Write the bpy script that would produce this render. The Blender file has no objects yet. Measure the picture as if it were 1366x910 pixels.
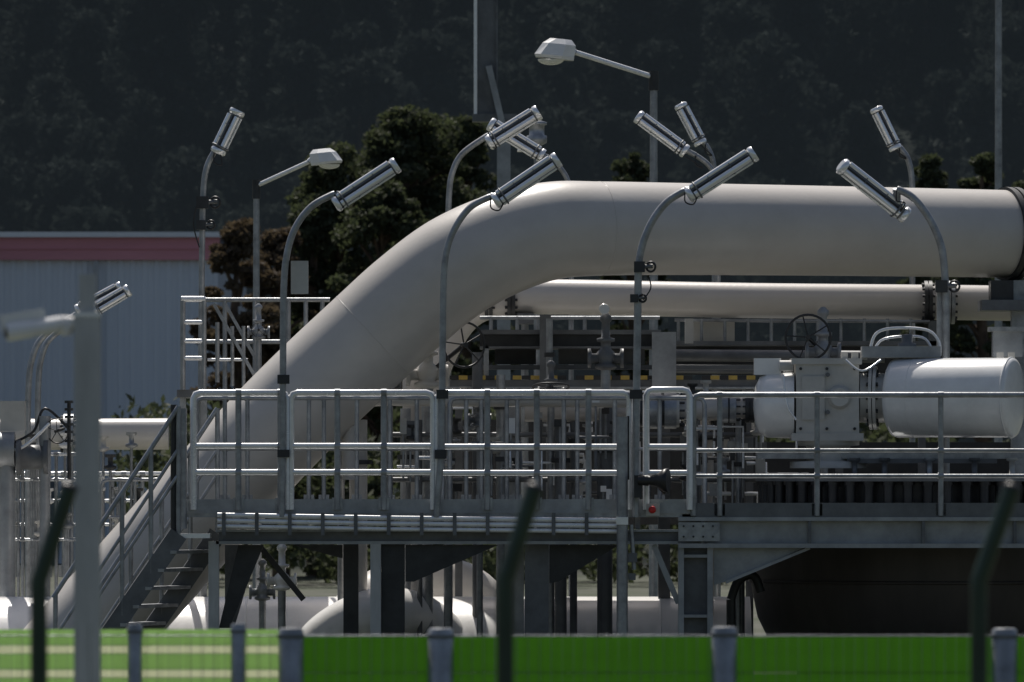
import bpy, bmesh, math, random
import numpy as np
from mathutils import Vector, Matrix
random.seed(7); np.random.seed(7)
F=11250.0; ZC=2.6; HZ=630.0; D0=90.0
scene=bpy.context.scene
def W(px,py,Y=0.0):
    k=(Y+D0)/F
    return Vector(((px-683)*k, Y, ZC+(HZ-py)*k))
def S(w,Y=0.0): return w*(Y+D0)/F

# ---------------- materials
def mat(name,col,rough=0.5,metal=0.0,var=0.15,scale=3.0,bump=0.0,stretch=(1,1,1),dirt=None,spec=0.5,coat=0.0,bscale=None):
    m=bpy.data.materials.new(name); m.use_nodes=True
    nt=m.node_tree; N=nt.nodes; L=nt.links
    b=N['Principled BSDF']; b.inputs['Roughness'].default_value=rough; b.inputs['Metallic'].default_value=metal
    b.inputs['Specular IOR Level'].default_value=spec
    if coat: b.inputs['Coat Weight'].default_value=coat; b.inputs['Coat Roughness'].default_value=0.12
    tc=N.new('ShaderNodeTexCoord'); mp=N.new('ShaderNodeMapping'); mp.inputs['Scale'].default_value=stretch
    L.new(tc.outputs['Object'],mp.inputs['Vector'])
    nz=N.new('ShaderNodeTexNoise'); nz.inputs['Scale'].default_value=scale; nz.inputs['Detail'].default_value=6; nz.inputs['Roughness'].default_value=0.65
    L.new(mp.outputs['Vector'],nz.inputs['Vector'])
    rp=N.new('ShaderNodeValToRGB'); rp.color_ramp.elements[0].position=0.3; rp.color_ramp.elements[1].position=0.7
    d=dirt if dirt else tuple(c*(1-2*var) for c in col)
    u=tuple(min(1,c*(1+var*0.6)) for c in col)
    rp.color_ramp.elements[0].color=(*d,1); rp.color_ramp.elements[1].color=(*u,1)
    L.new(nz.outputs['Fac'],rp.inputs['Fac']); L.new(rp.outputs['Color'],b.inputs['Base Color'])
    mr=N.new('ShaderNodeMapRange'); mr.inputs['To Min'].default_value=min(1,rough*1.3); mr.inputs['To Max'].default_value=rough*0.8
    L.new(nz.outputs['Fac'],mr.inputs['Value']); L.new(mr.outputs['Result'],b.inputs['Roughness'])
    if bump:
        n2=N.new('ShaderNodeTexNoise'); n2.inputs['Scale'].default_value=bscale or scale*6; n2.inputs['Detail'].default_value=4
        L.new(mp.outputs['Vector'],n2.inputs['Vector'])
        bp=N.new('ShaderNodeBump'); bp.inputs['Strength'].default_value=bump; bp.inputs['Distance'].default_value=0.02
        L.new(n2.outputs['Fac'],bp.inputs['Height']); L.new(bp.outputs['Normal'],b.inputs['Normal'])
    return m
def translucent(m,col,fac):
    nt=m.node_tree; N=nt.nodes; L=nt.links
    out=[n for n in N if n.type=='OUTPUT_MATERIAL'][0]; b=N['Principled BSDF']
    t=N.new('ShaderNodeBsdfTranslucent'); t.inputs['Color'].default_value=(*col,1)
    mx=N.new('ShaderNodeMixShader'); mx.inputs[0].default_value=fac
    L.new(b.outputs[0],mx.inputs[1]); L.new(t.outputs[0],mx.inputs[2]); L.new(mx.outputs[0],out.inputs['Surface'])
M={}
M['pipe']=mat('pipe_paint',(0.53,0.505,0.475),0.33,0,0.05,0.9,0.05,dirt=(0.45,0.425,0.395),bscale=20)
M['pipew']=mat('white_pipe_paint',(0.82,0.81,0.79),0.28,0,0.06,1.5,0.05,bscale=20)
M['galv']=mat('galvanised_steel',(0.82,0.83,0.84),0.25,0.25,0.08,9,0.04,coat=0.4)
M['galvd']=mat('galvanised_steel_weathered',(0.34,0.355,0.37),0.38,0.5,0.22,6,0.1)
M['steel']=mat('painted_structural_steel',(0.14,0.147,0.155),0.45,0.1,0.2,3,0.08)
M['steell']=mat('light_structural_steel',(0.33,0.345,0.36),0.4,0.25,0.18,3,0.08)
M['post']=mat('hot_dip_galvanised_post',(0.46,0.47,0.47),0.45,0.25,0.14,5,0.08,stretch=(1,1,.3))
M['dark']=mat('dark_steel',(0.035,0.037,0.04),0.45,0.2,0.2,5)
M['black']=mat('black_rubber',(0.02,0.02,0.022),0.4,0,0.2,5)
M['white']=mat('white_enamel',(0.78,0.78,0.77),0.24,0,0.06,4,0.03,coat=0.5)
M['cream']=mat('cream_enamel',(0.50,0.49,0.46),0.35,0,0.1,3,0.03)
M['lens']=mat('lamp_cover_plastic',(0.86,0.87,0.88),0.12,0.45,0.04,6,coat=1.0)
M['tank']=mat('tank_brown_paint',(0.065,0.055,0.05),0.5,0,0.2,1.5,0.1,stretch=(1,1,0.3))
M['wall']=mat('corrugated_grey_cladding',(0.70,0.73,0.78),0.5,0.0,0.05,0.3,stretch=(1,1,0.15))
M['red']=mat('faded_red_fascia',(0.66,0.27,0.31),0.5,0,0.10,0.4,stretch=(0.3,1,2))
M['trim']=mat('roof_trim_white',(0.8,0.8,0.82),0.4,0,0.05,0.5)
M['roof']=mat('roof_sheet_grey',(0.45,0.46,0.48),0.4,0.3,0.1,0.5)
M['yellow']=mat('caution_yellow',(0.55,0.38,0.08),0.5,0,0.15,6)
M['redb']=mat('signal_red',(0.6,0.02,0.02),0.4,0,0.1,6)
M['gpost']=mat('green_powder_coat',(0.012,0.035,0.018),0.4,0,0.2,5)
M['bark']=mat('pine_bark',(0.12,0.08,0.055),0.9,0,0.3,4,0.5)
M['leaf']=mat('pine_needles',(0.072,0.083,0.05),0.7,0,0.3,0.8,dirt=(0.042,0.047,0.03),spec=0.15); translucent(M['leaf'],(0.085,0.105,0.05),0.3)
M['leafb']=mat('brownish_foliage',(0.12,0.095,0.07),0.7,0,0.3,1.5,dirt=(0.06,0.045,0.035),spec=0.15); translucent(M['leafb'],(0.13,0.10,0.06),0.3)
M['far']=mat('forest_foliage',(0.045,0.06,0.052),0.95,0,0.25,0.05,dirt=(0.04,0.05,0.045),spec=0.05); translucent(M['far'],(0.04,0.05,0.045),0.3)
M['hill']=mat('hill_undergrowth',(0.045,0.055,0.05),0.95,0,0.3,0.06,0.3,spec=0.05)
M['ground']=mat('gravel_and_grass',(0.085,0.083,0.075),0.95,0,0.3,0.35,0.5,dirt=(0.045,0.06,0.032),bscale=8,spec=0.15)
M['slat']=mat('green_privacy_slat',(0.13,0.29,0.035),0.5,0,0.16,0.8,stretch=(1,1,5)); translucent(M['slat'],(0.23,0.47,0.04),0.46)
M['slatp']=mat('pale_green_privacy_slat',(0.46,0.60,0.34),0.45,0,0.12,1.2,stretch=(1,1,3)); translucent(M['slatp'],(0.60,0.80,0.40),0.55)
M['slatc']=mat('cream_privacy_slat',(0.80,0.82,0.66),0.45,0,0.06,1.2,stretch=(1,1,3)); translucent(M['slatc'],(0.90,0.92,0.74),0.62)
M['concrete']=mat('concrete_footing',(0.36,0.35,0.33),0.85,0,0.15,2,0.3)

# ---------------- builder
class O:
    def __init__(s,name): s.name=name; s.v=[]; s.f=[]; s.m=[]; s.sm=[]; s.mats=[]
    def mi(s,k):
        if k not in s.mats: s.mats.append(k)
        return s.mats.index(k)
    def add(s,vs,fs,k,smooth=False):
        o=len(s.v); s.v+= [tuple(v) for v in vs]; i=s.mi(k)
        for f in fs: s.f.append(tuple(o+a for a in f)); s.m.append(i); s.sm.append(smooth)
    def tube(s,pts,r,k,n=16,cap=True):
        pts=[Vector(p) for p in pts]; m=len(pts)
        rs=r if isinstance(r,(list,tuple)) else [r]*m
        vs=[];fs=[]
        t0=(pts[1]-pts[0]).normalized()
        u=t0.cross(Vector((0,0,1))); 
        if u.length<1e-3: u=t0.cross(Vector((0,1,0)))
        u.normalize()
        for i,p in enumerate(pts):
            a=pts[max(i-1,0)]; b=pts[min(i+1,m-1)]
            t=(b-a)
            if t.length<1e-9: t=t0.copy()
            t.normalize()
            u=(u-t*u.dot(t)); u.normalize(); w=t.cross(u)
            for j in range(n):
                an=2*math.pi*j/n
                vs.append(p+(u*math.cos(an)+w*math.sin(an))*rs[i])
        for i in range(m-1):
            for j in range(n):
                a=i*n+j;b=i*n+(j+1)%n
                fs.append((a,b,b+n,a+n))
        s.add(vs,fs,k,True)
        if cap:
            s.add(vs[:n],[tuple(range(n))[::-1]],k); s.add(vs[-n:],[tuple(range(n))],k)
    def box(s,c,h,k,R=None,bev=0.0):
        vs=[]
        for x in(-1,1):
            for y in(-1,1):
                for z in(-1,1):
                    v=Vector((x*h[0],y*h[1],z*h[2]))
                    if R: v=R@v
                    vs.append(Vector(c)+v)
        s.add(vs,[(0,1,3,2),(4,6,7,5),(0,4,5,1),(2,3,7,6),(0,2,6,4),(1,5,7,3)],k)
    def bx(s,x0,y0,x1,y1,Y,dep,k):
        a=W(x0,y0,Y); b=W(x1,y1,Y)
        s.box(((a.x+b.x)/2,Y+dep/2,(a.z+b.z)/2),(abs(b.x-a.x)/2,dep/2,abs(a.z-b.z)/2),k)
    def t(s,pts,w,k,n=12,sm=0,cap=True):
        P=[W(*p) for p in pts]
        if sm: P=spl(P,sm)
        s.tube(P,S(w,pts[0][2])/2,k,n,cap)
    def bar(s,a,b,wx,wy,k):
        a=Vector(a);b=Vector(b); d=b-a; L=d.length; q=d.to_track_quat('Z','Y').to_matrix()
        s.box((a+b)/2,(wx/2,wy/2,L/2),k,q)
    def prism(s,poly,Y,dep,k):
        n=len(poly); vs=[W(x,y,Y) for x,y in poly]; vb=[v+Vector((0,dep,0)) for v in vs]
        fs=[tuple(range(n)),tuple(range(2*n-1,n-1,-1))]+[(i,i+n,(i+1)%n+n,(i+1)%n) for i in range(n)]
        s.add(vs+vb,fs,k)
    def rev(s,c,axis,prof,k,n=32):
        axis=Vector(axis).normalized(); c=Vector(c)
        s.tube([c+axis*(a+i*1e-6) for i,(a,r) in enumerate(prof)],[max(r,1e-4) for a,r in prof],k,n)
    def torus(s,c,axis,R,r,k,n=32,m=8):
        axis=Vector(axis).normalized(); u=axis.orthogonal().normalized(); w=axis.cross(u)
        vs=[];fs=[]
        for i in range(n):
            a=2*math.pi*i/n; d=u*math.cos(a)+w*math.sin(a)
            for j in range(m):
                b=2*math.pi*j/m; vs.append(Vector(c)+d*(R+r*math.cos(b))+axis*r*math.sin(b))
        for i in range(n):
            for j in range(m):
                fs.append((i*m+j,((i+1)%n)*m+j,((i+1)%n)*m+(j+1)%m,i*m+(j+1)%m))
        s.add(vs,fs,k,True)
    def wheel(s,c,axis,R,k,stem=0.15):
        axis=Vector(axis).normalized(); c=Vector(c); u=axis.orthogonal().normalized(); w=axis.cross(u)
        s.torus(c,axis,R,R*0.055,k)
        for i in range(5):
            a=2*math.pi*i/5+0.4; s.tube([c,c+(u*math.cos(a)+w*math.sin(a))*R],R*0.035,k,6)
        s.tube([c-axis*0.04,c+axis*stem],R*0.12,k,10)
    def flange(s,c,axis,r,t,k,nb=12,bk='dark'):
        axis=Vector(axis).normalized(); c=Vector(c)
        s.tube([c-axis*t/2,c-axis*t*0.06],r,k,28); s.tube([c+axis*t*0.06,c+axis*t/2],r,k,28)
        s.tube([c-axis*t*0.1,c+axis*t*0.1],r*0.9,'dark',28)
        u=axis.orthogonal().normalized(); w=axis.cross(u)
        for i in range(nb):
            a=2*math.pi*(i+.5)/nb; p=c+(u*math.cos(a)+w*math.sin(a))*r*0.84
            s.tube([p-axis*t*0.8,p+axis*t*0.8],r*0.07,bk,6)
    def done(s):
        me=bpy.data.meshes.new(s.name); me.from_pydata(s.v,[],s.f); 
        for k in s.mats: me.materials.append(M[k])
        me.polygons.foreach_set('material_index',s.m); me.polygons.foreach_set('use_smooth',s.sm)
        me.update()
        vs=np.array(s.v); c=Vector(((vs[:,0].min()+vs[:,0].max())/2,(vs[:,1].min()+vs[:,1].max())/2,vs[:,2].min()))
        me.transform(Matrix.Translation(-c))
        ob=bpy.data.objects.new(s.name,me); ob.location=c; scene.collection.objects.link(ob); return ob
def spl(P,sub):
    out=[];n=len(P)
    for i in range(n-1):
        p0=P[max(i-1,0)];p1=P[i];p2=P[i+1];p3=P[min(i+2,n-1)]
        for j in range(sub):
            t=j/sub
            out.append(0.5*((2*p1)+(p2-p0)*t+(2*p0-5*p1+4*p2-p3)*t*t+(3*p1-p0-3*p2+p3)*t**3))
    out.append(P[-1]); return out
up=Vector((0,0,1))

# ---------------- ground + hill
o=O('ground'); o.add([(-3000,-400,0),(3000,-400,0),(3000,4000,0),(-3000,4000,0)],[(0,1,2,3)],'ground'); o.done()
def hz(x,y):
    t=min(max((y-230)/480,0),1); t=t*t*(3-2*t)
    return 120*t+3.5*math.sin(x*0.021+1)*t+5*math.sin(x*0.008+y*0.01)*t+0.004
o=O('forest_hill'); vs=[];fs=[];nx=121;ny=61
for j in range(ny):
    for i in range(nx):
        x=-1200+20*i; y=225+16*j; vs.append((x,y,hz(x,y)-0.4*(j==0)))
for j in range(ny-1):
    for i in range(nx-1):
        a=j*nx+i; fs.append((a,a+1,a+1+nx,a+nx))
o.add(vs,fs,'hill',True); o.done()
def leafmesh(name,centers,radii,per,size,k,trunk=None,flat=0.8):
    allv=[]
    for c,r in zip(centers,radii):
        d=np.random.normal(size=(per,3)); d/=np.linalg.norm(d,axis=1)[:,None]
        rr=r*np.random.uniform(0.35,1.0,(per,1))**0.6
        p=np.array(c)+d*rr*np.array([1,1,flat]); 
        a=np.random.normal(size=(per,3)); a/=np.linalg.norm(a,axis=1)[:,None]
        b=np.cross(a,np.random.normal(size=(per,3))); b/=np.linalg.norm(b,axis=1)[:,None]
        s=size*np.random.uniform(0.5,1.2,(per,1))
        allv.append(np.stack([p-a*s,p+b*s*0.5,p+a*s,p-b*s*0.5],1).reshape(-1,3))
    V=np.concatenate(allv); nq=len(V)//4
    o=O(name); o.v=[tuple(v) for v in V]; i=o.mi(k)
    o.f=[(4*q,4*q+1,4*q+2,4*q+3) for q in range(nq)]; o.m=[i]*nq; o.sm=[False]*nq
    if trunk: trunk(o)
    return o
fm=[]
for q in range(4):
    cs=[];rs=[]
    H=random.uniform(9,13)
    for i in range(50):
        z=random.uniform(0.15,1)*H; w=(1-z/H)**0.7*2.6+0.5; a=random.uniform(0,6.28); r=w*random.uniform(0.2,0.9)
        cs.append((r*math.cos(a),r*math.sin(a),z)); rs.append(random.uniform(0.6,1.1))
    oo=leafmesh('crown',cs,rs,90,0.24,'far',trunk=lambda o:o.tube([(0,0,-1),(0,0,H*0.9)],[0.22,0.04],'bark',6))
    ob=oo.done(); me=ob.data; me.transform(Matrix.Translation(ob.location)); bpy.data.objects.remove(ob); fm.append(me)
fp=bpy.data.objects.new('distant_forest',None); scene.collection.objects.link(fp)
for i in range(2300):
    y=random.uniform(235,620); x=random.uniform(-1,1)*(60+0.16*(y-200)+20)
    ob=bpy.data.objects.new('conifer',random.choice(fm)); ob.location=(x,y,hz(x,y)); s=random.uniform(0.6,1.35)
    ob.scale=(s*random.uniform(0.9,1.3),s,s); ob.rotation_euler=(0,0,random.uniform(0,6.28)); ob.parent=fp; scene.collection.objects.link(ob)
# added box of tinted haze before the hill, stands in for distance haze
vm=bpy.data.materials.new('added_haze'); vm.use_nodes=True; nt=vm.node_tree; nt.nodes.clear()
ou=nt.nodes.new('ShaderNodeOutputMaterial'); vsn=nt.nodes.new('ShaderNodeVolumeScatter'); van=nt.nodes.new('ShaderNodeVolumeAbsorption'); ad=nt.nodes.new('ShaderNodeAddShader')
vsn.inputs['Color'].default_value=(0.66,0.86,1.0,1); vsn.inputs['Density'].default_value=0.0030; vsn.inputs['Anisotropy'].default_value=0.0
van.inputs['Color'].default_value=(0.22,0.25,0.28,1); van.inputs['Density'].default_value=0.031
nt.links.new(vsn.outputs[0],ad.inputs[0]); nt.links.new(van.outputs[0],ad.inputs[1]); nt.links.new(ad.outputs[0],ou.inputs['Volume'])
M['haze_box']=vm
o=O('haze_box'); o.box((0,204,55.2),(420,19,55),'haze_box'); o.done()

# ---------------- trees
def tree(name,px,ptop,wpx,Y,k,base_frac=0.25,n=70,lean=0.0):
    top=W(px,ptop,Y); H=top.z; wd=S(wpx,Y)/2; cs=[];rs=[];limbs=[]
    for i in range(n):
        z=random.uniform(base_frac,0.98)*H; f=(z/H-base_frac)/(1-base_frac)
        prof=(math.sin(math.pi*min(1,0.18+0.82*f))**0.6)*(1-0.35*f)+0.08
        a=random.uniform(0,6.28); r=wd*prof*math.sqrt(random.uniform(0.05,1))
        c=(top.x+r*math.cos(a),Y+r*math.sin(a),z); cs.append(c); rs.append(random.uniform(0.22,0.60)*max(0.55,wd/2.2))
        limbs.append(c)
    def tr(o):
        o.tube([(top.x,Y,0),(top.x+0.1,Y,H*0.4),(top.x-0.1,Y,H*0.75),(top.x,Y,H*0.95)],[0.24,0.18,0.1,0.03],'bark',10)
        for c in limbs[:45]:
            z0=max(c[2]-random.uniform(0.3,1.2),H*0.1)
            o.tube([(top.x,Y,z0),((top.x+c[0])/2,(Y+c[1])/2,(z0+c[2])/2+0.05),c],[0.07,0.045,0.015],'bark',5)
    leafmesh(name,cs,rs,250,0.095,k,tr,0.6).done()
tree('pine_tree',545,138,270,125,'leaf',0.3,160)
tree('pine_tree',450,188,200,122,'leaf',0.25,110)
tree('pine_tree',618,150,160,130,'leaf',0.25,100)
tree('pine_tree',510,240,230,118,'leaf',0.1,120)
tree('pine_tree',420,270,170,121,'leaf',0.1,90)
tree('deciduous_tree',318,293,160,116,'leafb',0.10,105)
tree('deciduous_tree',375,300,140,119,'leafb',0.1,80)
tree('pine_tree',845,196,100,128,'leaf',0.3,70)
tree('pine_tree',1245,203,120,128,'leaf',0.3,90)
tree('pine_tree',1310,200,150,124,'leaf',0.25,100)
tree('pine_tree',1380,212,120,127,'leaf',0.25,70)
cs=[];rs=[]
for i in range(320):
    x=random.uniform(-9,24); y=random.uniform(100,112); cs.append((x,y,random.uniform(0.2,3.9))); rs.append(random.uniform(0.5,0.9))
leafmesh('hedge',cs,rs,110,0.16,'leaf').done()

# ---------------- warehouse
o=O('warehouse_building'); Y=150
xr=W(286,0,Y).x; xl=xr-60; zt=W(0,347,Y).z
prof=[];x=xl; p=0.34
while x<xr-0.01:
    for dx,dy in((0,0),(0.12,0),(0.16,-0.05),(0.26,-0.05)): prof.append((x+dx,Y+dy))
    x+=p
vs=[];fs=[]
for (a,b) in prof: vs+= [(a,b,0),(a,b,zt)]
for i in range(len(prof)-1): fs.append((2*i,2*i+2,2*i+3,2*i+1))
o.add(vs,fs,'wall')
zb=W(0,347,Y).z; z2=W(0,317,Y).z; z3=W(0,310,Y).z
xc=(xl+xr)/2; hw=(xr-xl)/2
o.box((xc,Y+0.1,(zb+z2)/2),(hw+0.15,0.3,(z2-zb)/2),'red')
o.box((xc,Y-0.22,zb+0.32),(hw+0.16,0.02,0.015),'red')
o.box((xc,Y+0.05,(z2+z3)/2+0.003),(hw+0.25,0.4,(z3-z2)/2),'trim')
o.box((xc,Y+15.5,zb/2),(hw-0.05,15,zb/2-0.01),'wall')
o.add([(xl-.2,Y+.4,z3-.02),(xr+.2,Y+.4,z3-.02),(xr+.2,Y+15.5,z3+.25),(xl-.2,Y+15.5,z3+.25),(xr+.2,Y+30.6,z3-.02),(xl-.2,Y+30.6,z3-.02)],[(0,1,2,3),(3,2,4,5)],'roof')
for pxx in (128,-90): o.bx(pxx-3,349,pxx+3,780,Y-0.25,0.12,'roof')
o.bx(30,640,75,775,Y-0.12,0.06,'steel')
o.done()

# ---------------- big gas pipeline
o=O('gas_pipeline')
c=[(1420,313,5.6),(1345,312,5.4),(1100,308,4.4),(900,305.5,3.5),(800,305,3.1),(735,308,2.95),(672,325,2.85),(608,356,2.8),(550,400,2.8),(497,448,2.8),(420,520,2.8),(351,590,2.8),(265,684,2.8),(186,773,2.8),(90,880,2.8),(40,940,2.8)]
w=[119,120,122,124,126,131,137,141,142,142,142,142,142,142,142,142]
P=[W(*p) for p in c]; sub=8; PP=spl(P,sub); ws=[]
for i in range(len(w)-1):
    for j in range(sub): ws.append((w[i]+(w[i+1]-w[i])*j/sub)*92.8/F/2)
ws.append(w[-1]*92.8/F/2)
o.tube(PP,ws,'pipe',64)
for i in (sub*4,sub*9,):
    a=(PP[i+1]-PP[i]).normalized(); o.torus(PP[i],a,ws[i]+0.0,0.004,'pipe',64,6)
i=sub*1; a=(PP[i+1]-PP[i]).normalized()
for q in (0.0,0.09): o.tube([PP[i]+a*(q-0.1),PP[i]+a*(q-0.035)],ws[i]+0.035,'dark',48)
o.bx(1322,374,1352,402,5.0,0.5,'dark'); o.bx(1350,374,1368,930,5.2,0.3,'galvd'); o.bx(1310,400,1372,414,4.9,0.9,'steel')
o.done()
o=O('gas_pipeline'); Y=6.2
pts=[(560,560,Y),(575,500,Y),(600,445,Y),(628,413,Y),(665,400,Y),(720,396,Y),(1000,401,Y),(1300,404,Y+.3),(1440,407,Y+.6)]
o.t(pts,47,'pipe',40,8)
for x in (652,682,1238,1268):
    p=W(x,398 if x<800 else 403.5,Y+.1 if x>800 else Y); o.flange(p,(1,0,0.0),S(29,Y),0.09,'dark' if x!=1268 else 'galvd',14)
o.t([(700,425,Y),(700,700,Y)],10,'galvd'); o.bx(690,418,712,432,Y-.2,.4,'steel')
o.bx(1240,428,1256,470,Y-.2,.3,'steel')
o.done()
o=O('gas_pipeline'); Y=9
o.t([(-60,580,Y),(225,579,Y)],42,'pipe',36); o.flange(W(92,580,Y),(1,0,0),S(28,Y),0.12,'galvd')
o.bx(120,600,132,930,Y-.1,.2,'steel'); o.done()
o=O('gas_pipeline'); Y=4.6
o.t([(-250,922,Y),(1000,922,Y)],252,'pipew',96)
for x in (55,330,545,735,880): o.torus(W(x,922,Y),(1,0,0),S(126,Y),0.012,'pipew',96,6)
o.done()
o=O('pipe_elbow'); Y=6.8
o.t([(440,960,Y-1),(455,880,Y-.8),(490,815,Y-.6),(560,785,Y-.3),(625,800,Y),(655,860,Y),(660,960,Y)],88,'pipe',40,8); o.done()
o=O('pipe_elbow'); Y=3.0
o.t([(395,960,Y),(405,900,Y),(440,850,Y),(500,820,Y+.1),(555,825,Y+.8),(600,860,Y+1)],70,'pipew',40,8); o.done()

# ---------------- walkway structure
o=O('steel_walkway')
dk=1.5
o.bx(250,666,922,685,-0.02,0.012,'steell')
o.bx(250,666,922,685,dk,0.012,'steell')
o.bx(246,682,925,690,0.0,0.06,'galvd'); o.bx(246,682,925,690,dk-.06,0.055,'galvd')
for i in range(1,30): o.bx(247,683,924,687,i*dk/30,0.012,'galvd')
for x in range(250,924,12): o.bx(x,684.5,x+1.2,687,0.07,dk-.15,'galvd')
o.bx(292,710,905,724,0.05,0.10,'steel'); o.bx(288,706.5,905,709.5,0.0,0.2,'galvd')
o.bx(288,722,905,726,0.0,0.2,'steell')
o.bx(292,708,905,724,1.35,0.10,'steel')
for yy,ww in ((692,6.5),(699.5,6.5),(707,6)):
    o.t([(290,yy-5,-0.12),(520,yy-1,-0.12),(826,yy+2,-0.12)],ww,'galv',12)
for x in range(296,830,44): o.bx(x,684,x+5,714,-0.165,0.035,'steel')
for x in range(320,900,66): o.bx(x,690,x+6,706,0.1,1.3,'steel')
def hcol(x0,x1,y0,y1,Y,k='steell',k2='steel',dep=0.3):
    wv=x1-x0
    o.bx(x0,y0,x0+wv*0.16,y1,Y,dep,k); o.bx(x1-wv*0.16,y0,x1,y1,Y,dep,k); o.bx(x0+wv*0.161,y0,x1-wv*0.161,y1,Y+dep*0.45,dep*0.1,k2)
o.bx(278,722,292,960,0.0,0.14,'post')
o.bx(494,726,508,960,0.0,0.25,'post'); o.bx(508.5,726,540,960,0.1,0.02,'dark');  # column's lit face and shaded side put in as light and dark materials
o.bx(458,726,478,960,0.9,0.2,'dark')
o.bx(700,726,732,960,0.3,0.2,'steel'); o.bx(686,726,699,960,1.2,0.2,'steell')
hcol(905,951,724,960,0.0)
for y in (740,820): o.bx(912.5,y,943.5,y+4,0.01,0.12,'steell')
for x in (285,517,716,928): o.bx(x-30,935,x+30,975,-0.1,0.6,'concrete')
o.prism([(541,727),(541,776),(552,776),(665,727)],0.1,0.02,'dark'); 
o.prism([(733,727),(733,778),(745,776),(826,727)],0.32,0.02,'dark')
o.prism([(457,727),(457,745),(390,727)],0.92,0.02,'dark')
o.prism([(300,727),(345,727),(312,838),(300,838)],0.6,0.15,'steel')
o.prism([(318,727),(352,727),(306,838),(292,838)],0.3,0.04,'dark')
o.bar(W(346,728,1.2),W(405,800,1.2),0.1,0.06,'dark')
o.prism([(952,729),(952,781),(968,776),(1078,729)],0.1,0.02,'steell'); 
o.bar(W(968,777,0.1),W(1080,731,0.1),0.14,0.03,'steell')
o.bar(W(872,727,0.1),W(905,805,0.1),0.06,0.06,'steell'); 
o.bx(905,690,1500,695,-0.05,0.3,'steell'); o.bx(905,695.2,1500,725,0.08,0.03,'steell'); o.bx(905,725.2,1500,731,-0.05,0.3,'steell')
o.bx(922,671,1500,690,-0.03,0.012,'steel'); o.bx(910,686,1500,689.5,0.0,2.6,'galvd')
for x in (935,1078,1230,1352): o.bx(x,695.3,x+4,725,-0.04,0.11,'steel')
o.bx(1430,731,1475,960,0,0.3,'steell')
o.bx(905,697,960,722,-0.065,0.012,'galvd')
for x in (912,925,938,951):
    for y in (702,716): o.tube([W(x,y,-0.08),W(x,y,-0.06)],0.012,'dark',6)
o.done()

def railing(name,x0,x1,posts,top,mids,bot,Y,w=8,k='galv',wm=6.5):
    o=O(name)
    o.t([(x0,bot,Y),(x0,top+8,Y),(x0+3,top+2,Y),(x0+9,top,Y),(x1-9,top,Y),(x1-3,top+2,Y),(x1,top+8,Y),(x1,bot,Y)],w,k,12)
    for m in mids: o.t([(x0,m,Y),(x1,m,Y)],wm,k,12)
    for p in posts:
        o.t([(p,top,Y+0.001),(p,bot,Y+0.001)],w*0.9,'galvd',10)
        o.bx(p-7,bot-16,p+7,bot,Y+0.0,0.05,'galvd')
        for m in [top]+mids: 
            q=W(p,m,Y); o.tube([q-Vector((0.03,0,0)),q+Vector((0.03,0,0))],S(w*0.58,Y),'galvd',12)
    o.done()
railing('safety_railing',258,383,[318,374],524,[595,630],680,-0.05,9,'galv',8)
railing('safety_railing',388,578,[450,512],524,[595,630],680,-0.05,9,'galv',8)
railing('safety_railing',583,840,[650,716,785],524,[596,631],680,-0.05,9,'galv',8)
railing('safety_railing',862,920,[],520,[596,631],680,-0.05,9,'galv',8)
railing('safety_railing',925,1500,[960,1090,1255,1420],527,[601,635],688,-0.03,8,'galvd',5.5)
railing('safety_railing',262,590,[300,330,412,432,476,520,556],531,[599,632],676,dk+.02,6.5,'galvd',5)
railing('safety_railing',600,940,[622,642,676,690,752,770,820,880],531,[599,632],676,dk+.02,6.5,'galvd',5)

# ---------------- stairs
o=O('steel_staircase')
A0=W(238,712,-0.35);A1=A0+Vector((-1.32,-0.25,-A0.z+0.02)); B0=W(290,712,0.75); B1=B0+(A1-A0)
o.bar(A0,A1,0.05,0.2,'steel'); o.bar(B0,B1,0.05,0.2,'steel')
for i in range(1,10):
    t=i/10; a=A0.lerp(A1,t); b=B0.lerp(B1,t); m=(a+b)/2; d=b-a
    ang=math.atan2(d.y,d.x); R=Matrix.Rotation(ang,3,'Z')
    o.box(m,(d.length/2,0.12,0.018),'galvd',R)
for (a,b,top) in ((A0,A1,1.35),(B0,B1,1.35)):
    for h in (top,top-0.45,top-0.72):
        o.tube([a+up*h,b+up*(h-0.1)],0.026 if h==top else 0.02,'galvd',8)
    for t in (0.0,0.22,0.45,0.7,0.98):
        p=a.lerp(b,t); o.tube([p,p+up*(top-0.1*t)],0.026,'galvd',8)
o.t([(243,705,-0.05),(243,545,-0.05)],13,'galvd'); o.t([(232,712,-0.3),(232,540,-0.3)],9,'dark')
o.bx(234,712,280,718,-0.3,0.5,'galv')
o.done()

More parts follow.
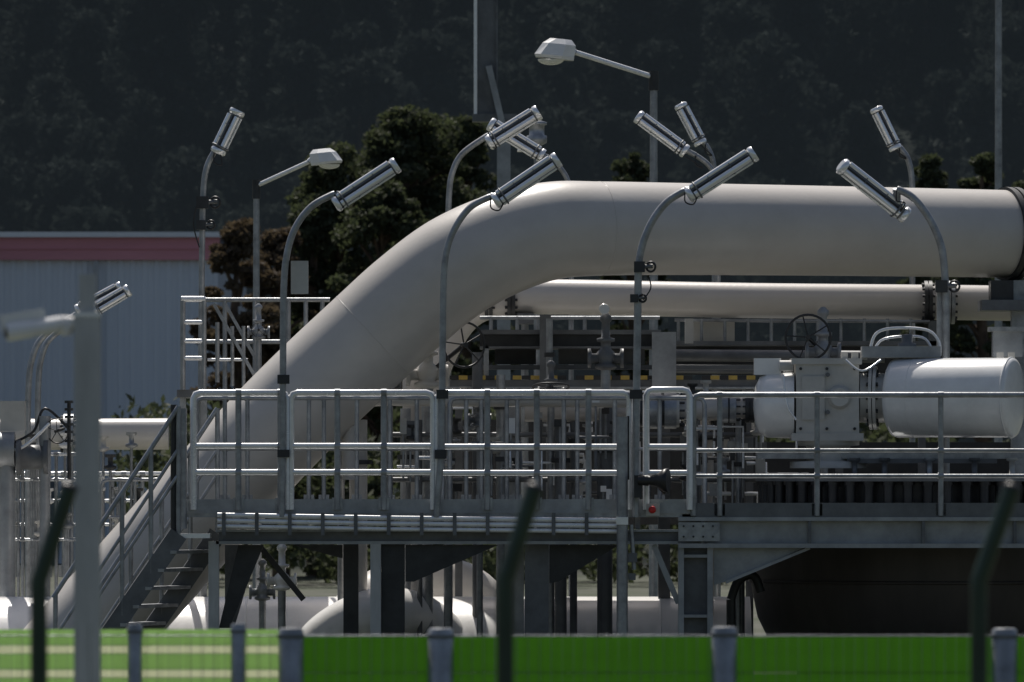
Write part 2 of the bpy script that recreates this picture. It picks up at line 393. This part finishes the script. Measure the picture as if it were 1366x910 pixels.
# ---------------- lamps
def lamp(pole,l0,l1,Y,w=9,lw=21,k='galvd',tilt=0.0,base=None):
    o=O('floodlight_pole'); lw*=1.12
    P=[W(x,y,Y) for x,y in pole]
    if base is not None: P=[Vector((P[0].x,Y,base))]+P
    n=spl(P[-5:] if len(P)>5 else P,8)
    if len(P)>5: n=P[:-5]+n
    o.tube(n,[S(w,Y)/2]*(len(n)-1)+[S(w,Y)/2*0.85],k,12)
    a=W(l0[0],l0[1],Y-tilt); b=W(l1[0],l1[1],Y+tilt); d=(b-a); L=d.length; d.normalize()
    p=Vector((0,-1,0)).cross(d); p.normalize()
    if p.z<0: p=-p
    v=Vector((0,-1,0)); r=S(lw,Y)/2
    e=r*0.5
    o.tube([a-v*r*0.2,b-v*r*0.2],r*0.86,'steel',24)
    o.tube([a+d*e+p*r*0.66+v*r*0.25,b-d*e+p*r*0.66+v*r*0.25],r*0.33,'lens',12)
    o.tube([a+d*e-p*r*0.30+v*r*0.62,b-d*e-p*r*0.30+v*r*0.62],r*0.36,'lens',12)
    o.tube([a+d*e+p*r*0.18+v*r*0.66,b-d*e+p*r*0.18+v*r*0.66],r*0.10,'dark',8)
    o.tube([a+d*e-p*r*0.80+v*r*0.25,b-d*e-p*r*0.80+v*r*0.25],r*0.15,'galv',8)
    for f in (0.33,0.66): 
        q=a.lerp(b,f); o.torus(q-v*r*.1,d,r*.93,r*.05,'steel',20,6)
    for s0,s1 in ((a-d*e*0.6,a+d*e*.7),(b-d*e*.7,b+d*e*0.6)):
        o.tube([s0,s0+(s1-s0)*0.25,s1-(s1-s0)*0.2,s1],[r*0.72,r*0.96,r*0.96,r*0.9],'lens',20)
    end=P[-1]; m=a.lerp(b,0.12) if (a-end).length<(b-end).length else a.lerp(b,0.88)
    o.tube([end,m],S(w,Y)/2*1.1,k,10); o.torus(m,d,r*1.0,r*0.12,'steel',20,6)
    lp=[end+Vector((0,-.03,-.01)),end+Vector((0.0,-.05,-r*1.3)),end+Vector((r*0.9,-.05,-r*1.6)),m+Vector((0,-.05,-r*0.8))]
    o.tube(spl(lp,6),0.008,'black',6)
    return o
Yf=-0.12
def clamp(o,x,y,Y,s=1.0):
    o.bx(x-9*s,y-9*s,x+9*s,y+9*s,Y-.08,.1,'dark'); o.tube([W(x+4,y,Y-.05),W(x+22*s,y-1,Y-.05)],S(7*s,Y)/2,'steel',8); o.torus(W(x+19*s,y,Y-.06),(0.4,1,0),S(8*s,Y),S(1.6,Y),'black',16,6)
o=lamp([(376,690),(377,600),(378,400),(381,350),(392,308),(415,276),(447,258)],(449,272),(527,221),Yf); o.bx(370,500,386,512,Yf-.05,.1,'dark'); o.bx(370,600,386,610,Yf-.05,.1,'dark'); o.bx(388,348,411,392,Yf+.06,.12,'cream'); o.done()
o=lamp([(582,690),(589,600),(591,400),(594,345),(605,308),(627,277),(655,262)],(662,268),(742,214),Yf); o.bx(582,520,598,532,Yf-.05,.1,'dark'); o.bx(580,600,596,612,Yf-.05,.1,'dark'); o.done()
o=lamp([(848,690),(848,600),(851,400),(853,345),(866,303),(888,271),(914,254)],(920,260),(1004,206),Yf,10); clamp(o,853,356,Yf,.8); clamp(o,846,398,Yf,.6); o.bx(840,520,857,532,Yf-.05,.1,'dark')
o.t([(866,370,Yf-.05),(868,385,Yf-.05),(858,400,Yf-.05)],2,'black',6,4)
o.t([(838,555,Yf-.1),(838,640,Yf-.1)],3,'black',6); o.done()
o=lamp([(1262,470),(1262,420),(1261,375),(1256,330),(1240,292),(1218,264),(1196,252)],(1124,222),(1206,286),3.0,10,22,base=0.0,tilt=.1); clamp(o,1256,382,3.0,.9); o.bx(1250,380,1262,470,3.05,.1,'galvd'); o.done()
o=lamp([(598,300),(599,262),(603,232),(617,205),(652,180)],(653,190),(716,151),7,8,20,base=0.0); o.done()
o=lamp([(762,330),(762,262),(757,240),(748,225),(735,212)],(655,166),(722,207),8,7,18,base=0.0); o.done()
o=lamp([(958,330),(957,262),(954,238),(945,220),(928,207)],(852,156),(913,201),8,7,18,base=0.0); o.done()
o=lamp([(953,330),(955,262),(954,235),(950,210),(941,192)],(908,141),(934,190),9.5,7,17,base=0.0); o.done()
o=lamp([(1217,330),(1217,262),(1216,235),(1211,212),(1200,196)],(1169,146),(1194,197),8,8,17,base=0.0); o.done()
o=lamp([(268,520),(269,395),(270,300),(272,245),(277,220),(286,202)],(291,202),(316,150),5.0,8,20,base=0.0); clamp(o,270,270,5.0,.9); clamp(o,268,300,5.0,.7); o.t([(262,275,4.95),(258,300,4.95),(266,330,4.95)],2,'black',6,4); o.done()
o=lamp([(37,640),(38,520),(44,475),(60,447),(104,418)],(104,414),(160,384),7,8,16,base=0.0,k='galvd'); o.done()
o=lamp([(50,640),(51,520),(56,475),(72,447),(124,416)],(126,414),(170,388),6.2,8,16,base=0.0,k='galvd'); o.done()

def street(px,top,hx0,hx1,hy0,hy1,ax,ay,Y,w=9,tl=0.12):
    o=O('street_lamp')
    b=W(px,top,Y); o.tube([Vector((b.x,Y,0)),Vector((b.x,Y,b.z*0.5)),b],[S(w,Y)*0.62,S(w,Y)*0.55,S(w,Y)*0.45],'galvd',14)
    o.tube([b+up*0.02,b-up*0.22],S(w,Y)*0.62,'dark',14)
    e=W(ax,ay,Y-.3); o.tube([W(px,top+6,Y),e],S(w*0.55,Y)/2+0.005,'galv',10)
    sg=1 if hx0>ax or hx1>ax+5 else -1
    xa,xb=(hx0,hx1); W2=xb-xa;H2=hy1-hy0
    near=(xb if sg<0 else xa); far=(xa if sg<0 else xb); g=lambda f: near+(far-near)*f
    def Pn(x,y,dy): v=W(x,y-tl*(abs(x-near)-W2*.5),Y-.3); return Vector((v.x,v.y+dy,v.z))
    def ring(y,f0,f1,dw):
        return [Pn(g(f0),y,-dw*.45),Pn(g(f0+.3*(f1-f0)),y,-dw),Pn(g(f1-.15),y,-dw),Pn(g(f1),y,-dw*.5),Pn(g(f1),y,dw*.5),Pn(g(f1-.15),y,dw),Pn(g(f0+.3*(f1-f0)),y,dw),Pn(g(f0),y,dw*.45)]
    r0=ring(hy0+H2*.04,0.10,0.62,0.09); r1=ring(hy0+H2*.22,0.0,0.80,0.15); r2=ring(hy0+H2*.62,0.04,1.0,0.18); r3=ring(hy0+H2*.72,0.05,0.97,0.165)
    fs=[tuple(range(8))]
    for q in range(3): fs+=[(8*q+i,8*q+(i+1)%8,8*q+(i+1)%8+8,8*q+i+8) for i in range(8)]
    fs+=[tuple(range(31,23,-1))]
    o.add(r0+r1+r2+r3,fs,'white')
    c=(Pn(g(.6),hy0+H2*.74,0)); R=S(W2*.32,Y)
    o.tube([c-up*(S(H2*.2,Y)*math.sin(a)) for a in np.linspace(0,1.57,7)],[R*math.cos(a)+.002 for a in np.linspace(0,1.57,7)],'lens',20)
    o.tube([e,Pn(g(.08),hy0+H2*.42,0)],S(w*.6,Y)/2+.012,'galv',10)
    o.done()
street(872,97,713,768,50,90,768,70,14,11,.1)
street(342,242,413,457,197,228,412,216,16,9,.1)

# ---------------- masts
o=O('steel_mast'); Y=45
o.bx(636,-120,662,157,Y,0.3,'steel'); o.bx(632,-120,636.5,157,Y-.05,0.35,'galv'); o.bx(661.5,-120,664,157,Y-.05,.35,'steel')  # lit left edge of the mast painted in as a brighter strip
o.bar(W(652,88,Y-.1),W(670,165,Y-.1),0.16,0.1,'steell'); 
z0=W(672,158,Y).z; x=W(672,0,Y).x
o.box((x,Y+.1,z0/2),(S(9,Y),.12,z0/2),'steell')
o.bx(630,152,690,162,Y-.1,.5,'steel'); o.done()
o=O('beacon_light'); Y=9
o.rev(W(716,195,Y),(0,0,1),[(0,.05),(.04,.12),(.12,.12),(.13,.09),(.24,.09),(.25,.12),(.28,.12),(.31,.02)],'galvd',20)
o.t([(716,197,Y),(716,260,Y)],8,'galvd'); o.t([(690,200,Y),(720,200,Y)],6,'galv'); 
o.tube([Vector((W(716,0,Y).x,Y,0)),W(716,255,Y)],0.035,'galvd'); o.done()
o=O('steel_mast'); Y=30
o.tube([(W(1332,0,Y).x,Y,0),W(1332,-60,Y)],[S(12,Y)/2,S(9,Y)/2],'galvd',14); o.box((W(1332,0,Y).x,Y,.15),(.3,.3,.15),'concrete'); o.done()

# ---------------- left tower platform
o=O('access_platform'); Y=4.6
o.bx(236,520,400,530,Y,1.4,'steel'); 
for x in (244,272): o.bx(x-4,530,x+4,960,Y+.1,.1,'galvd')
for x in (244,272,): 
    for yy in (Y,Y+1.3): o.t([(x,520,yy),(x,398,yy)],7,'galvd')
for y in (399,430,455,478): o.t([(242,y,Y),(274,y,Y)],6 if y>400 else 8,'galv')
for y in (399,455): o.t([(274,y+1,Y+1.3),(440,y+1,Y+1.3)],6,'galvd')
for x in (300,340,385,408,430): o.t([(x,399,Y+1.3),(x,520,Y+1.3)],6,'galvd')
o.bar(W(285,405,Y),W(348,516,Y),.06,.035,'galvd'); o.bar(W(300,405,Y+.7),W(362,516,Y+.7),.06,.035,'galvd')
o.t([(290,430,Y),(290,510,Y)],6,'galvd'); o.t([(277,480,Y),(330,480,Y)],4,'galv')
for x in (310,325): o.t([(x,435,Y),(x,515,Y)],5,'galvd')
o.done()

# ---------------- left background plant
railing('safety_railing',-60,228,[-20,20,62,85,150,165,190],632,[668,700],770,8.0,6,'galv',4.5)
railing('safety_railing',-60,110,[5,30,48,75,96],606,[640,720],860,5.5,5,'galv',4)
railing('safety_railing',135,235,[160,180,210],640,[690,740],860,5.2,5,'galvd',4)
o=O('gate_valve'); Y=5.0
o.bx(0,535,33,575,Y,.3,'cream'); o.tube([W(-10,600,Y),W(20,600,Y)],.2,'steell',20); o.rev(W(22,610,Y),(1,0,0),[(0,.2),(.05,.2),(.06,.14),(.3,.14),(.31,.2),(.36,.2)],'steel')
o.t([(60,555,Y),(60,640,Y)],16,'steell'); o.wheel(W(76,575,Y-.1),(0.5,1,.2),.14,'dark')
for y in (538,548,558,568,578,590): o.rev(W(92,y,Y),(0,0,1),[(0,.05),(.03,.05)],'dark',12)
o.t([(92,535,Y),(92,640,Y)],5,'dark'); o.t([(20,590,Y),(45,575,Y),(60,545,Y),(90,570,Y)],4,'black',6,6)
o.t([(0,585,Y-.1),(18,600,Y-.1),(40,590,Y-.1),(66,565,Y-.1)],5,'galv',6,6)
for q in range(22):
    x=random.uniform(-5,225); y=random.uniform(590,720); o.rev(W(x,y,Y+.5),(0,0,1),[(0,.03),(.02,.07),(.05,.07),(.06,.03),(.14,.03),(.15,.06),(.18,.06)],random.choice(['galvd','dark','cream','white']),14); o.t([(x,y,Y+.5),(x,940,Y+.5)],4,'galvd',8)
o.tube([(W(60,0,Y).x,Y,0),W(60,640,Y)],.06,'steell'); o.tube([(W(10,0,Y).x,Y,0),W(10,600,Y)],.09,'steell'); o.done()

# ---------------- middle pipework
o=O('pipework'); Y=3.6
o.t([(466,640,Y-.8),(466,575,Y-.8),(470,550,Y-.8),(482,537,Y-.8),(505,532,Y-.8),(560,532,Y-.8),(838,534,Y-.8)],20,'pipe',20,6)
o.t([(700,548,Y),(1000,546,Y)],30,'pipe',24)
o.flange(W(884,548,Y-.9),(1,0,0),S(24,Y),.3,'galvd',12); o.tube([W(850,548,Y-.9),W(868,548,Y-.9)],S(22,Y),'dark',28); o.tube([W(898,548,Y-.9),W(906,548,Y-.9)],S(22,Y),'cream',28)
o.tube([W(840,548,Y-.9),W(1005,544,Y-.9)],S(13,Y),'pipe',20); o.flange(W(972,545,Y-.9),(1,0,0),S(19,Y),.16,'galvd',10); o.flange(W(1000,545,Y-.9),(1,0,0),S(19,Y),.1,'dark',10)
for x,y0,y1,wd,k,yy in ((478,560,700,24,'pipe',3.2),(541,545,720,14,'steell',3.9),(557,470,700,40,'pipe',4.2),(598,540,700,12,'galvd',3),(637,470,700,14,'steel',4),(668,500,700,12,'galvd',3.2),(684,520,700,22,'steell',3.7),(733,425,700,9,'galvd',4),(748,560,700,16,'steel',3.2),(765,540,700,10,'steel',3.6),(808,520,700,18,'steel',3.4),(918,560,700,12,'steel',3.3),(942,540,700,20,'pipe',4),(985,560,700,8,'galvd',3)):
    o.tube([(W(x,0,yy).x,yy,0.0),W(x,y0,yy)],S(wd,yy)/2,k,16)
    o.rev(W(x,y0+random.uniform(40,90),yy),(0,0,1),[(0,S(wd,yy)*.8),(.05,S(wd,yy)*.8)],'dark',16)
o.done()
o=O('equipment_platform'); Y=4.5
o.bx(640,440,882,446,Y,.9,'steel'); o.bx(640,446,882,462,Y+.1,.05,'dark'); o.bx(640,462,882,465,Y,.9,'steel')
o.bx(720,420,735,960,Y-.15,.15,'steel'); o.bx(870,443,902,515,Y-.2,.2,'steell'); o.bx(878,515,894,960,Y-.1,.15,'steel')
o.bx(645,462,652,505,Y,.1,'galvd'); o.bx(660,466,715,486,Y+.7,.1,'dark'); o.bx(745,466,860,486,Y+.7,.1,'steel')
o.bx(630,487,1010,493,Y+.4,.2,'steel'); o.bx(600,507,1010,516,Y-.05,.9,'steel')
o.bx(600,516,1010,519,Y-.1,1,'galvd')
o.bx(900,455,1250,461,Y+1.5,.6,'steel'); o.bx(900,461,1200,500,Y+2.2,.1,'dark'); o.t([(895,474,Y+1.2),(1180,476,Y+1.2)],16,'steel',16); o.t([(895,492,Y+1.0),(1010,493,Y+1.0)],12,'steel',16)
for i,x in enumerate(range(600,1010,12)):
    if (i%7)!=6: o.bx(x,501,x+11.6,506.5,Y-.08,.02,'yellow' if i%2 else 'black')
for x in list(range(905,1240,31)): o.t([(x,455,Y+1.6),(x,425,Y+1.6)],4.5,'galvd',8)
for x in (655,690,780,850): o.t([(x,440,Y+.8),(x,422,Y+.8)],5,'galvd',8)
o.t([(640,424,Y+.8),(880,424,Y+.8)],5,'galvd',8); o.t([(900,427,Y+1.6),(1240,429,Y+1.6)],4.5,'galvd',8)
for x in (612,1000,1120,1230): o.bx(x-5,519,x+5,960,Y+.5,.1,'steel')
o.bx(914,425,925,458,Y+.9,.2,'cream'); o.bx(925,428,980,455,Y+1.9,.3,'cream')
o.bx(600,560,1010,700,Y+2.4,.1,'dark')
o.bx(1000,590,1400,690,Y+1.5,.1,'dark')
o.done()
def valve(x,y,Y,s,wheel=None,k='steell',axis=(0,-1,.0)):
    o=O('gate_valve'); c=W(x,y,Y)
    o.tube([Vector((c.x,Y,0)),c],.05*s,'galvd',12)
    o.rev(c,(0,0,1),[(-.12*s,.05*s),(-.1*s,.11*s),(-.07*s,.11*s),(-.05*s,.07*s),(0,.1*s),(.06*s,.09*s),(.1*s,.05*s),(.16*s,.05*s),(.17*s,.09*s),(.2*s,.09*s),(.21*s,.045*s),(.36*s,.04*s),(.38*s,.06*s),(.42*s,.06*s),(.46*s,.02*s)],k,20)
    o.rev(c+Vector((-.18*s,0,0)),(1,0,0),[(0,.1*s),(.03*s,.1*s),(.04*s,.05*s),(.32*s,.05*s),(.33*s,.1*s),(.36*s,.1*s)],k,18)
    if wheel:
        wx,wy,wr=wheel; wc=W(wx,wy,Y-.35); o.wheel(wc,axis,wr,'dark',.05); o.tube([wc,W(wx,wy,Y),c],.02*s,'dark',8)
    o.done()
valve(808,478,3.6,1.1,None,'steel'); 
o=O('pressure_gauge'); o.rev(W(806,413,3.5),(0,-1,0.1),[(0,.055),(.05,.06),(.055,.05)],'white',20); o.tube([(W(807,0,3.6).x,3.6,0),W(807,418,3.6)],.02,'galvd'); o.done()
valve(570,500,3.6,1.3,(619,460,.25),'cream',(0.5,-1,0)); valve(1098,470,3.9,1.1,(1078,450,.25),'steell'); valve(735,525,3.3,.8,(735,516,.2),'steel',(0,.2,1)); valve(640,560,3.0,.7,None,'steel'); valve(520,515,3.2,.7,None,'steell'); valve(455,560,3.4,.8,None,'steell'); valve(345,443,5.2,.7,(345,440,.08),'steell')
valve(376,775,2.3,.9,None,'white'); valve(350,790,3.0,.8,None,'galvd')
o=O('instrument_rack'); 
for i in range(110):
    x=random.choice([random.uniform(520,835),random.uniform(905,1010)]); y=random.uniform(520,660); Y=random.uniform(2.6,4.2); r=random.random()
    if r<.4:
        w_=random.uniform(6,18);h_=random.uniform(6,22); o.bx(x,y,x+w_,y+h_,Y,.12,random.choice(['steell','cream','galvd','dark','steel','white'])); o.t([(x+w_/2,y+h_,Y+.05),(x+w_/2,y+h_+60,Y+.05)],3,'galvd',6)
    elif r<.7:
        l=random.uniform(20,90); o.t([(x,y,Y),(x+l,y,Y),(x+l,y+random.uniform(10,60),Y)],random.uniform(3,6),random.choice(['galv','galv','steel']),8)
    else: o.rev(W(x,y,Y),(0,0,1),[(0,.04),(.02,.07),(.05,.07),(.06,.03),(.14,.03),(.15,.06),(.18,.06)],random.choice(['galvd','dark','cream']),14)
for x in (560,640,720,800,930,990): o.t([(x,960,3.4),(x,560,3.4)],7,'steel')
for y in (580,640): o.t([(520,y,3.42),(1010,y,3.42)],7,'steel')
o.bx(480,676,530,684,2.6,.2,'white'); o.bx(740,676,800,683,2.6,.2,'white')
o.done()

# ---------------- big valve actuator
o=O('valve_actuator'); Y=2.1
ax=Vector((1,-0.36,0)).normalized(); c=W(1193,531,Y); r=S(53,Y)
L=S(166,Y)
o.rev(c,ax,[(-.06,.02),(-.055,r*.55),(-.03,r*.85),(0.0,r*.97),(0.05,r),(L-.03,r),(L,r*.985),(L+.015,r*.9),(L+.03,r*.5),(L+.032,.01)],'white',64)
for q in (0.25,): o.torus(c+ax*q,ax,r,.004,'white',48,6)
o.torus(c+ax*(L-.03),ax,r,.012,'white',48,6)
o.bx(1062,484,1146,580,Y-.32,.64,'cream'); o.bx(1056,478,1150,486,Y-.35,.7,'cream'); o.bx(1056,578,1152,588,Y-.35,.7,'cream')
o.bx(1070,502,1100,560,Y-.345,.03,'cream'); o.rev(W(1120,530,Y-.32),(0,-1,0),[(0,.13),(.03,.13),(.035,.1),(.05,.1)],'cream',28)
for x in (1068,1103,1140):
    for y in (492,572): o.rev(W(x,y,Y-.32),(0,-1,0),[(0,.018),(.02,.018)],'dark',6)
for y in (500,525,550): 
    o.rev(W(1104,y,Y-.33),(0,-1,0),[(0,.025),(.06,.025)],'steel',8)
o.tube([W(1146,531,Y),W(1190,531,Y)],r*.62,'cream',32); o.flange(W(1165,531,Y),(1,-.1,0),r*.8,.08,'cream',12)
o.rev(W(1060,541,Y),(-1,0.05,0),[(0,S(44,Y)),(.02,S(44,Y)),(.3,S(43,Y)),(.38,S(38,Y)),(.43,S(26,Y)),(.45,.05)],'white',48)
o.bx(1006,478,1042,500,Y-.1,.2,'white'); o.rev(W(1040,488,Y-.15),(1,0,0),[(0,.06),(.15,.06)],'cream',20)
o.bx(1150,462,1255,477,Y-.2,.4,'steell'); o.t([(1160,470,Y-.1),(1168,446,Y-.1),(1190,438,Y-.1),(1235,440,Y-.1),(1252,455,Y-.1),(1254,475,Y-.1)],4,'galv',8,6)
o.t([(1165,470,Y+.1),(1180,452,Y+.1),(1230,450,Y+.1),(1245,472,Y+.1)],3.5,'galv',8,6)
o.rev(W(1210,464,Y-.1),(0,0,1),[(0,.1),(.05,.1),(.06,.06),(.14,.06),(.15,.02)],'steel',20)
for x in (1122,1136,1148,1330,1345): o.bx(x,470,x+9,480,Y-.1,.1,'cream')
o.bx(1325,440,1364,476,Y+.4,.3,'steell'); o.bx(1320,436,1368,442,Y+.35,.4,'galvd')
o.t([(1045,500,Y-.35),(1050,540,Y-.4),(1062,560,Y-.38)],3,'galv',8,5)
o.t([(1128,480,Y-.4),(1150,495,Y-.45),(1175,480,Y-.3)],3,'galv',8,5)
o.rev(W(1105,588,Y),(0,0,-1),[(0,.34),(.05,.34),(.06,.24),(.22,.24),(.23,.42),(.3,.42)],'cream',36)
o.bx(1010,604,1400,612,Y-.2,.4,'galvd'); o.bx(1130,612,1330,618,Y-.3,.5,'steel')
for x in (1140,1180,1240,1300,1350): o.rev(W(x,650,Y-.35),(0,0,1),[(0,.04),(.1,.04),(.11,.07),(.14,.07),(.15,.03),(.28,.03),(.29,.06),(.32,.06)],random.choice(['steell','cream','steel']),16)
o.done()
o=O('ball_valve_body'); Y=2.4
cc=W(1215,0,Y); 
o.tube([Vector((cc.x,Y,W(0,634,Y).z)),Vector((cc.x,Y,W(0,642,Y).z))],1.7,'steel',64)
o.tube([Vector((cc.x,Y,W(0,643,Y).z)),Vector((cc.x,Y,W(0,672,Y).z))],1.5,'dark',64)
for i in range(48):
    a=2*math.pi*(i+.5)/48; p=Vector((cc.x+1.62*math.cos(a),Y+1.62*math.sin(a),W(0,674,Y).z)); o.tube([p,p+up*.33],.055,'dark',8); o.tube([p+up*.22,p+up*.3],.075,'black',6)
o.tube([Vector((cc.x,Y,W(0,672,Y).z)),Vector((cc.x,Y,W(0,682,Y).z))],1.75,'steel',64)
o.done()
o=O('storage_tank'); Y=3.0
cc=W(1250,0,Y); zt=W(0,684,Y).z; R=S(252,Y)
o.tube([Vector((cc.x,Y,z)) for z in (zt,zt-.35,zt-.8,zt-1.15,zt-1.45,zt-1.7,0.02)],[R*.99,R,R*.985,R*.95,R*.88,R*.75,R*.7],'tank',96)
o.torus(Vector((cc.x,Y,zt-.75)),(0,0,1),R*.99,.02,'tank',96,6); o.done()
o=O('pipe_clamp'); o.t([(975,800,1.5),(985,775,1.5),(1005,768,1.5),(1015,790,1.5)],12,'dark',10,5); o.tube([(W(976,0,1.5).x,1.5,0),W(975,800,1.5)],.05,'dark'); o.done()

o=O('loudspeaker_horn'); 
o.rev(W(852,641,-.3),(1,-.25,.0),[(0,.05),(.1,.06),(.12,.05),(.2,.07),(.27,.12),(.32,.135),(.325,.12)],'black',28); o.bx(846,634,856,664,-.3,.15,'dark'); o.t([(880,650,-.3),(888,658,-.3)],6,'black'); o.done()
o=O('emergency_button'); o.bx(862,672,880,688,-.12,.07,'cream'); o.rev(W(870,680,-.12),(0,-1,0),[(0,.02),(.02,.04),(.04,.035),(.045,.01)],'redb',18); o.done()
o=O('support_post'); o.tube([(W(830,0,-.25).x,-.25,0),W(830,556,-.25)],S(15,0)/2,'galvd',16); o.bx(822,690,838,700,-.32,.2,'galv')
o.t([(842,700,-.2),(846,760,-.2)],6,'galvd'); o.bx(838,738,850,750,-.24,.06,'steel'); o.bx(838,765,848,774,-.24,.06,'steel'); o.done()

# ---------------- foreground: camera post
o=O('security_camera_pole'); Y=-52
x=W(116.5,0,Y).x
o.box((x,Y,W(0,418,Y).z/2),(S(17,Y),S(17,Y),W(0,418,Y).z/2),'post'); o.box((x,Y,(W(0,418,Y).z+W(0,366,Y).z)/2),(S(11,Y),S(11,Y),S(26,Y)),'post')
o.box((x,Y,W(0,420,Y).z),(S(18.5,Y),S(18.5,Y),S(3,Y)),'galv')
o.tube([W(102,432,Y),W(84,430,Y)],S(9,Y),'white',16); o.rev(W(88,436,Y),(0,0,-1),[(-.03,.02),(-.02,.035),(.02,.035),(.04,.02)],'white',16)
ca=W(88,431,Y); cb=W(8,444,Y-.1); dd=(cb-ca).normalized()
o.tube([ca,ca+dd*.02,ca.lerp(cb,.55),ca.lerp(cb,.56),cb-dd*.015,cb],[S(7,Y),S(11,Y),S(11,Y),S(12,Y),S(12,Y),S(10.5,Y)],'white',24)
o.tube([cb-dd*.01,cb+dd*.003],S(8,Y),'black',20)
o.bar(ca.lerp(cb,.35)+up*S(13,Y),cb+dd*.02+up*S(13,Y),S(3,Y),S(22,Y),'white')
o.done()
o=O('security_fence'); Y=-60
px0=[(92,52,44),(713,674,672),(1350,1306,1300)]
def cr(xt,xb): 
    top=W(xt,652,Y); kn=W(xb,775,Y); o.tube([Vector((kn.x,Y,0)),kn-up*.06,kn,kn.lerp(top,.1),top],S(23,Y)/2,'gpost',14); o.rev(top,(top-kn),[(0,S(13,Y)),(.012,S(13,Y)),(.02,S(6,Y))],'black',14)
for xt,xb,_ in px0: cr(xt,xb)
for k_ in (-3,-2,-1,3,4,5): cr(92+629*k_,50+628*k_)
zt=2.06
xs=np.arange(-7,7,.05)
for xx in xs: o.tube([(xx,Y-.04,0.03),(xx,Y-.04,zt)],.0010,'gpost',4,False)
for zz in (0.1,.5,.9,1.3,1.7): o.tube([(-7,Y-.045,zz),(7,Y-.045,zz)],.0025,'gpost',4,False)
o.done()
o=O('slatted_fence'); Y=-45
posts=[(-360,834),(-180,834),(180,832),(318,832),(388,838),(588,838),(966,836),(1340,838),(1700,838),(2060,838),(-540,834)]
for x_,t_ in posts:
    w_=17 if x_ not in(180,318) else 10
    b=W(x_,t_,Y); o.tube([Vector((b.x,Y,0)),b-up*.012,b],[S(w_,Y),S(w_,Y),S(w_*.8,Y)],'galvd',16); o.tube([b-up*.05,b-up*.035],S(w_*1.1,Y),'steel',16)
def slats(x0,x1,ks,top,hs,g):
    a=W(x0,0,Y).x;b=W(x1,0,Y).x; z=W(0,top,Y).z; i=0
    while z-hs[i%len(hs)]>0.03:
        h=hs[i%len(hs)]; o.box(((a+b)/2,Y+.03,z-h/2),((b-a)/2,.004,h/2),ks[i%len(ks)]); z-=h+g; i+=1
slats(-540,384,['slatp','slatc'],840,[.085,.04],.002)
slats(392,2060,['slat'],850,[.19],.002)
a=W(-540,0,Y).x;b=W(2060,0,Y).x
for zz in (W(0,848,Y).z,1.0,.5): o.tube([(a,Y-.02,zz),(b,Y-.02,zz)],.004,'galvd',6)
xx=a
while xx<b: o.tube([(xx,Y-.015,0.03),(xx,Y-.015,W(0,844,Y).z)],.0013,'galvd',4,False); xx+=.06
o.done()

# ---------------- world, sun, camera
wd=bpy.data.worlds.new("World"); scene.world=wd; wd.use_nodes=True; nt=wd.node_tree
sk=nt.nodes.new('ShaderNodeTexSky'); sk.sky_type='NISHITA'; sk.sun_disc=False
sd=Vector((-0.12,0.53,0.86)).normalized()
sk.sun_elevation=math.asin(sd.z); sk.sun_rotation=math.atan2(sd.x,sd.y); sk.air_density=1.0; sk.dust_density=3.0
nt.links.new(sk.outputs[0],nt.nodes['Background'].inputs[0]); nt.nodes['Background'].inputs[1].default_value=0.07
sl=bpy.data.lights.new('sun','SUN'); sl.energy=5.0; sl.angle=math.radians(0.5); sl.color=(1,.95,.88)
so=bpy.data.objects.new('sun',sl); so.rotation_euler=sd.to_track_quat('Z','Y').to_euler(); so.location=(0,0,60); scene.collection.objects.link(so)
cam=bpy.data.cameras.new('camera'); co=bpy.data.objects.new('camera',cam); scene.collection.objects.link(co)
co.location=(0,-D0,ZC); co.rotation_euler=(math.radians(90),0,0)
cam.sensor_width=36; cam.lens=36*F/1366; cam.shift_y=(HZ-455)/1366; cam.clip_start=1; cam.clip_end=6000
cam.dof.use_dof=True; cam.dof.focus_distance=91; cam.dof.aperture_fstop=6.3
scene.camera=co
scene.view_settings.view_transform='Standard'; scene.view_settings.look='None'; scene.view_settings.exposure=0
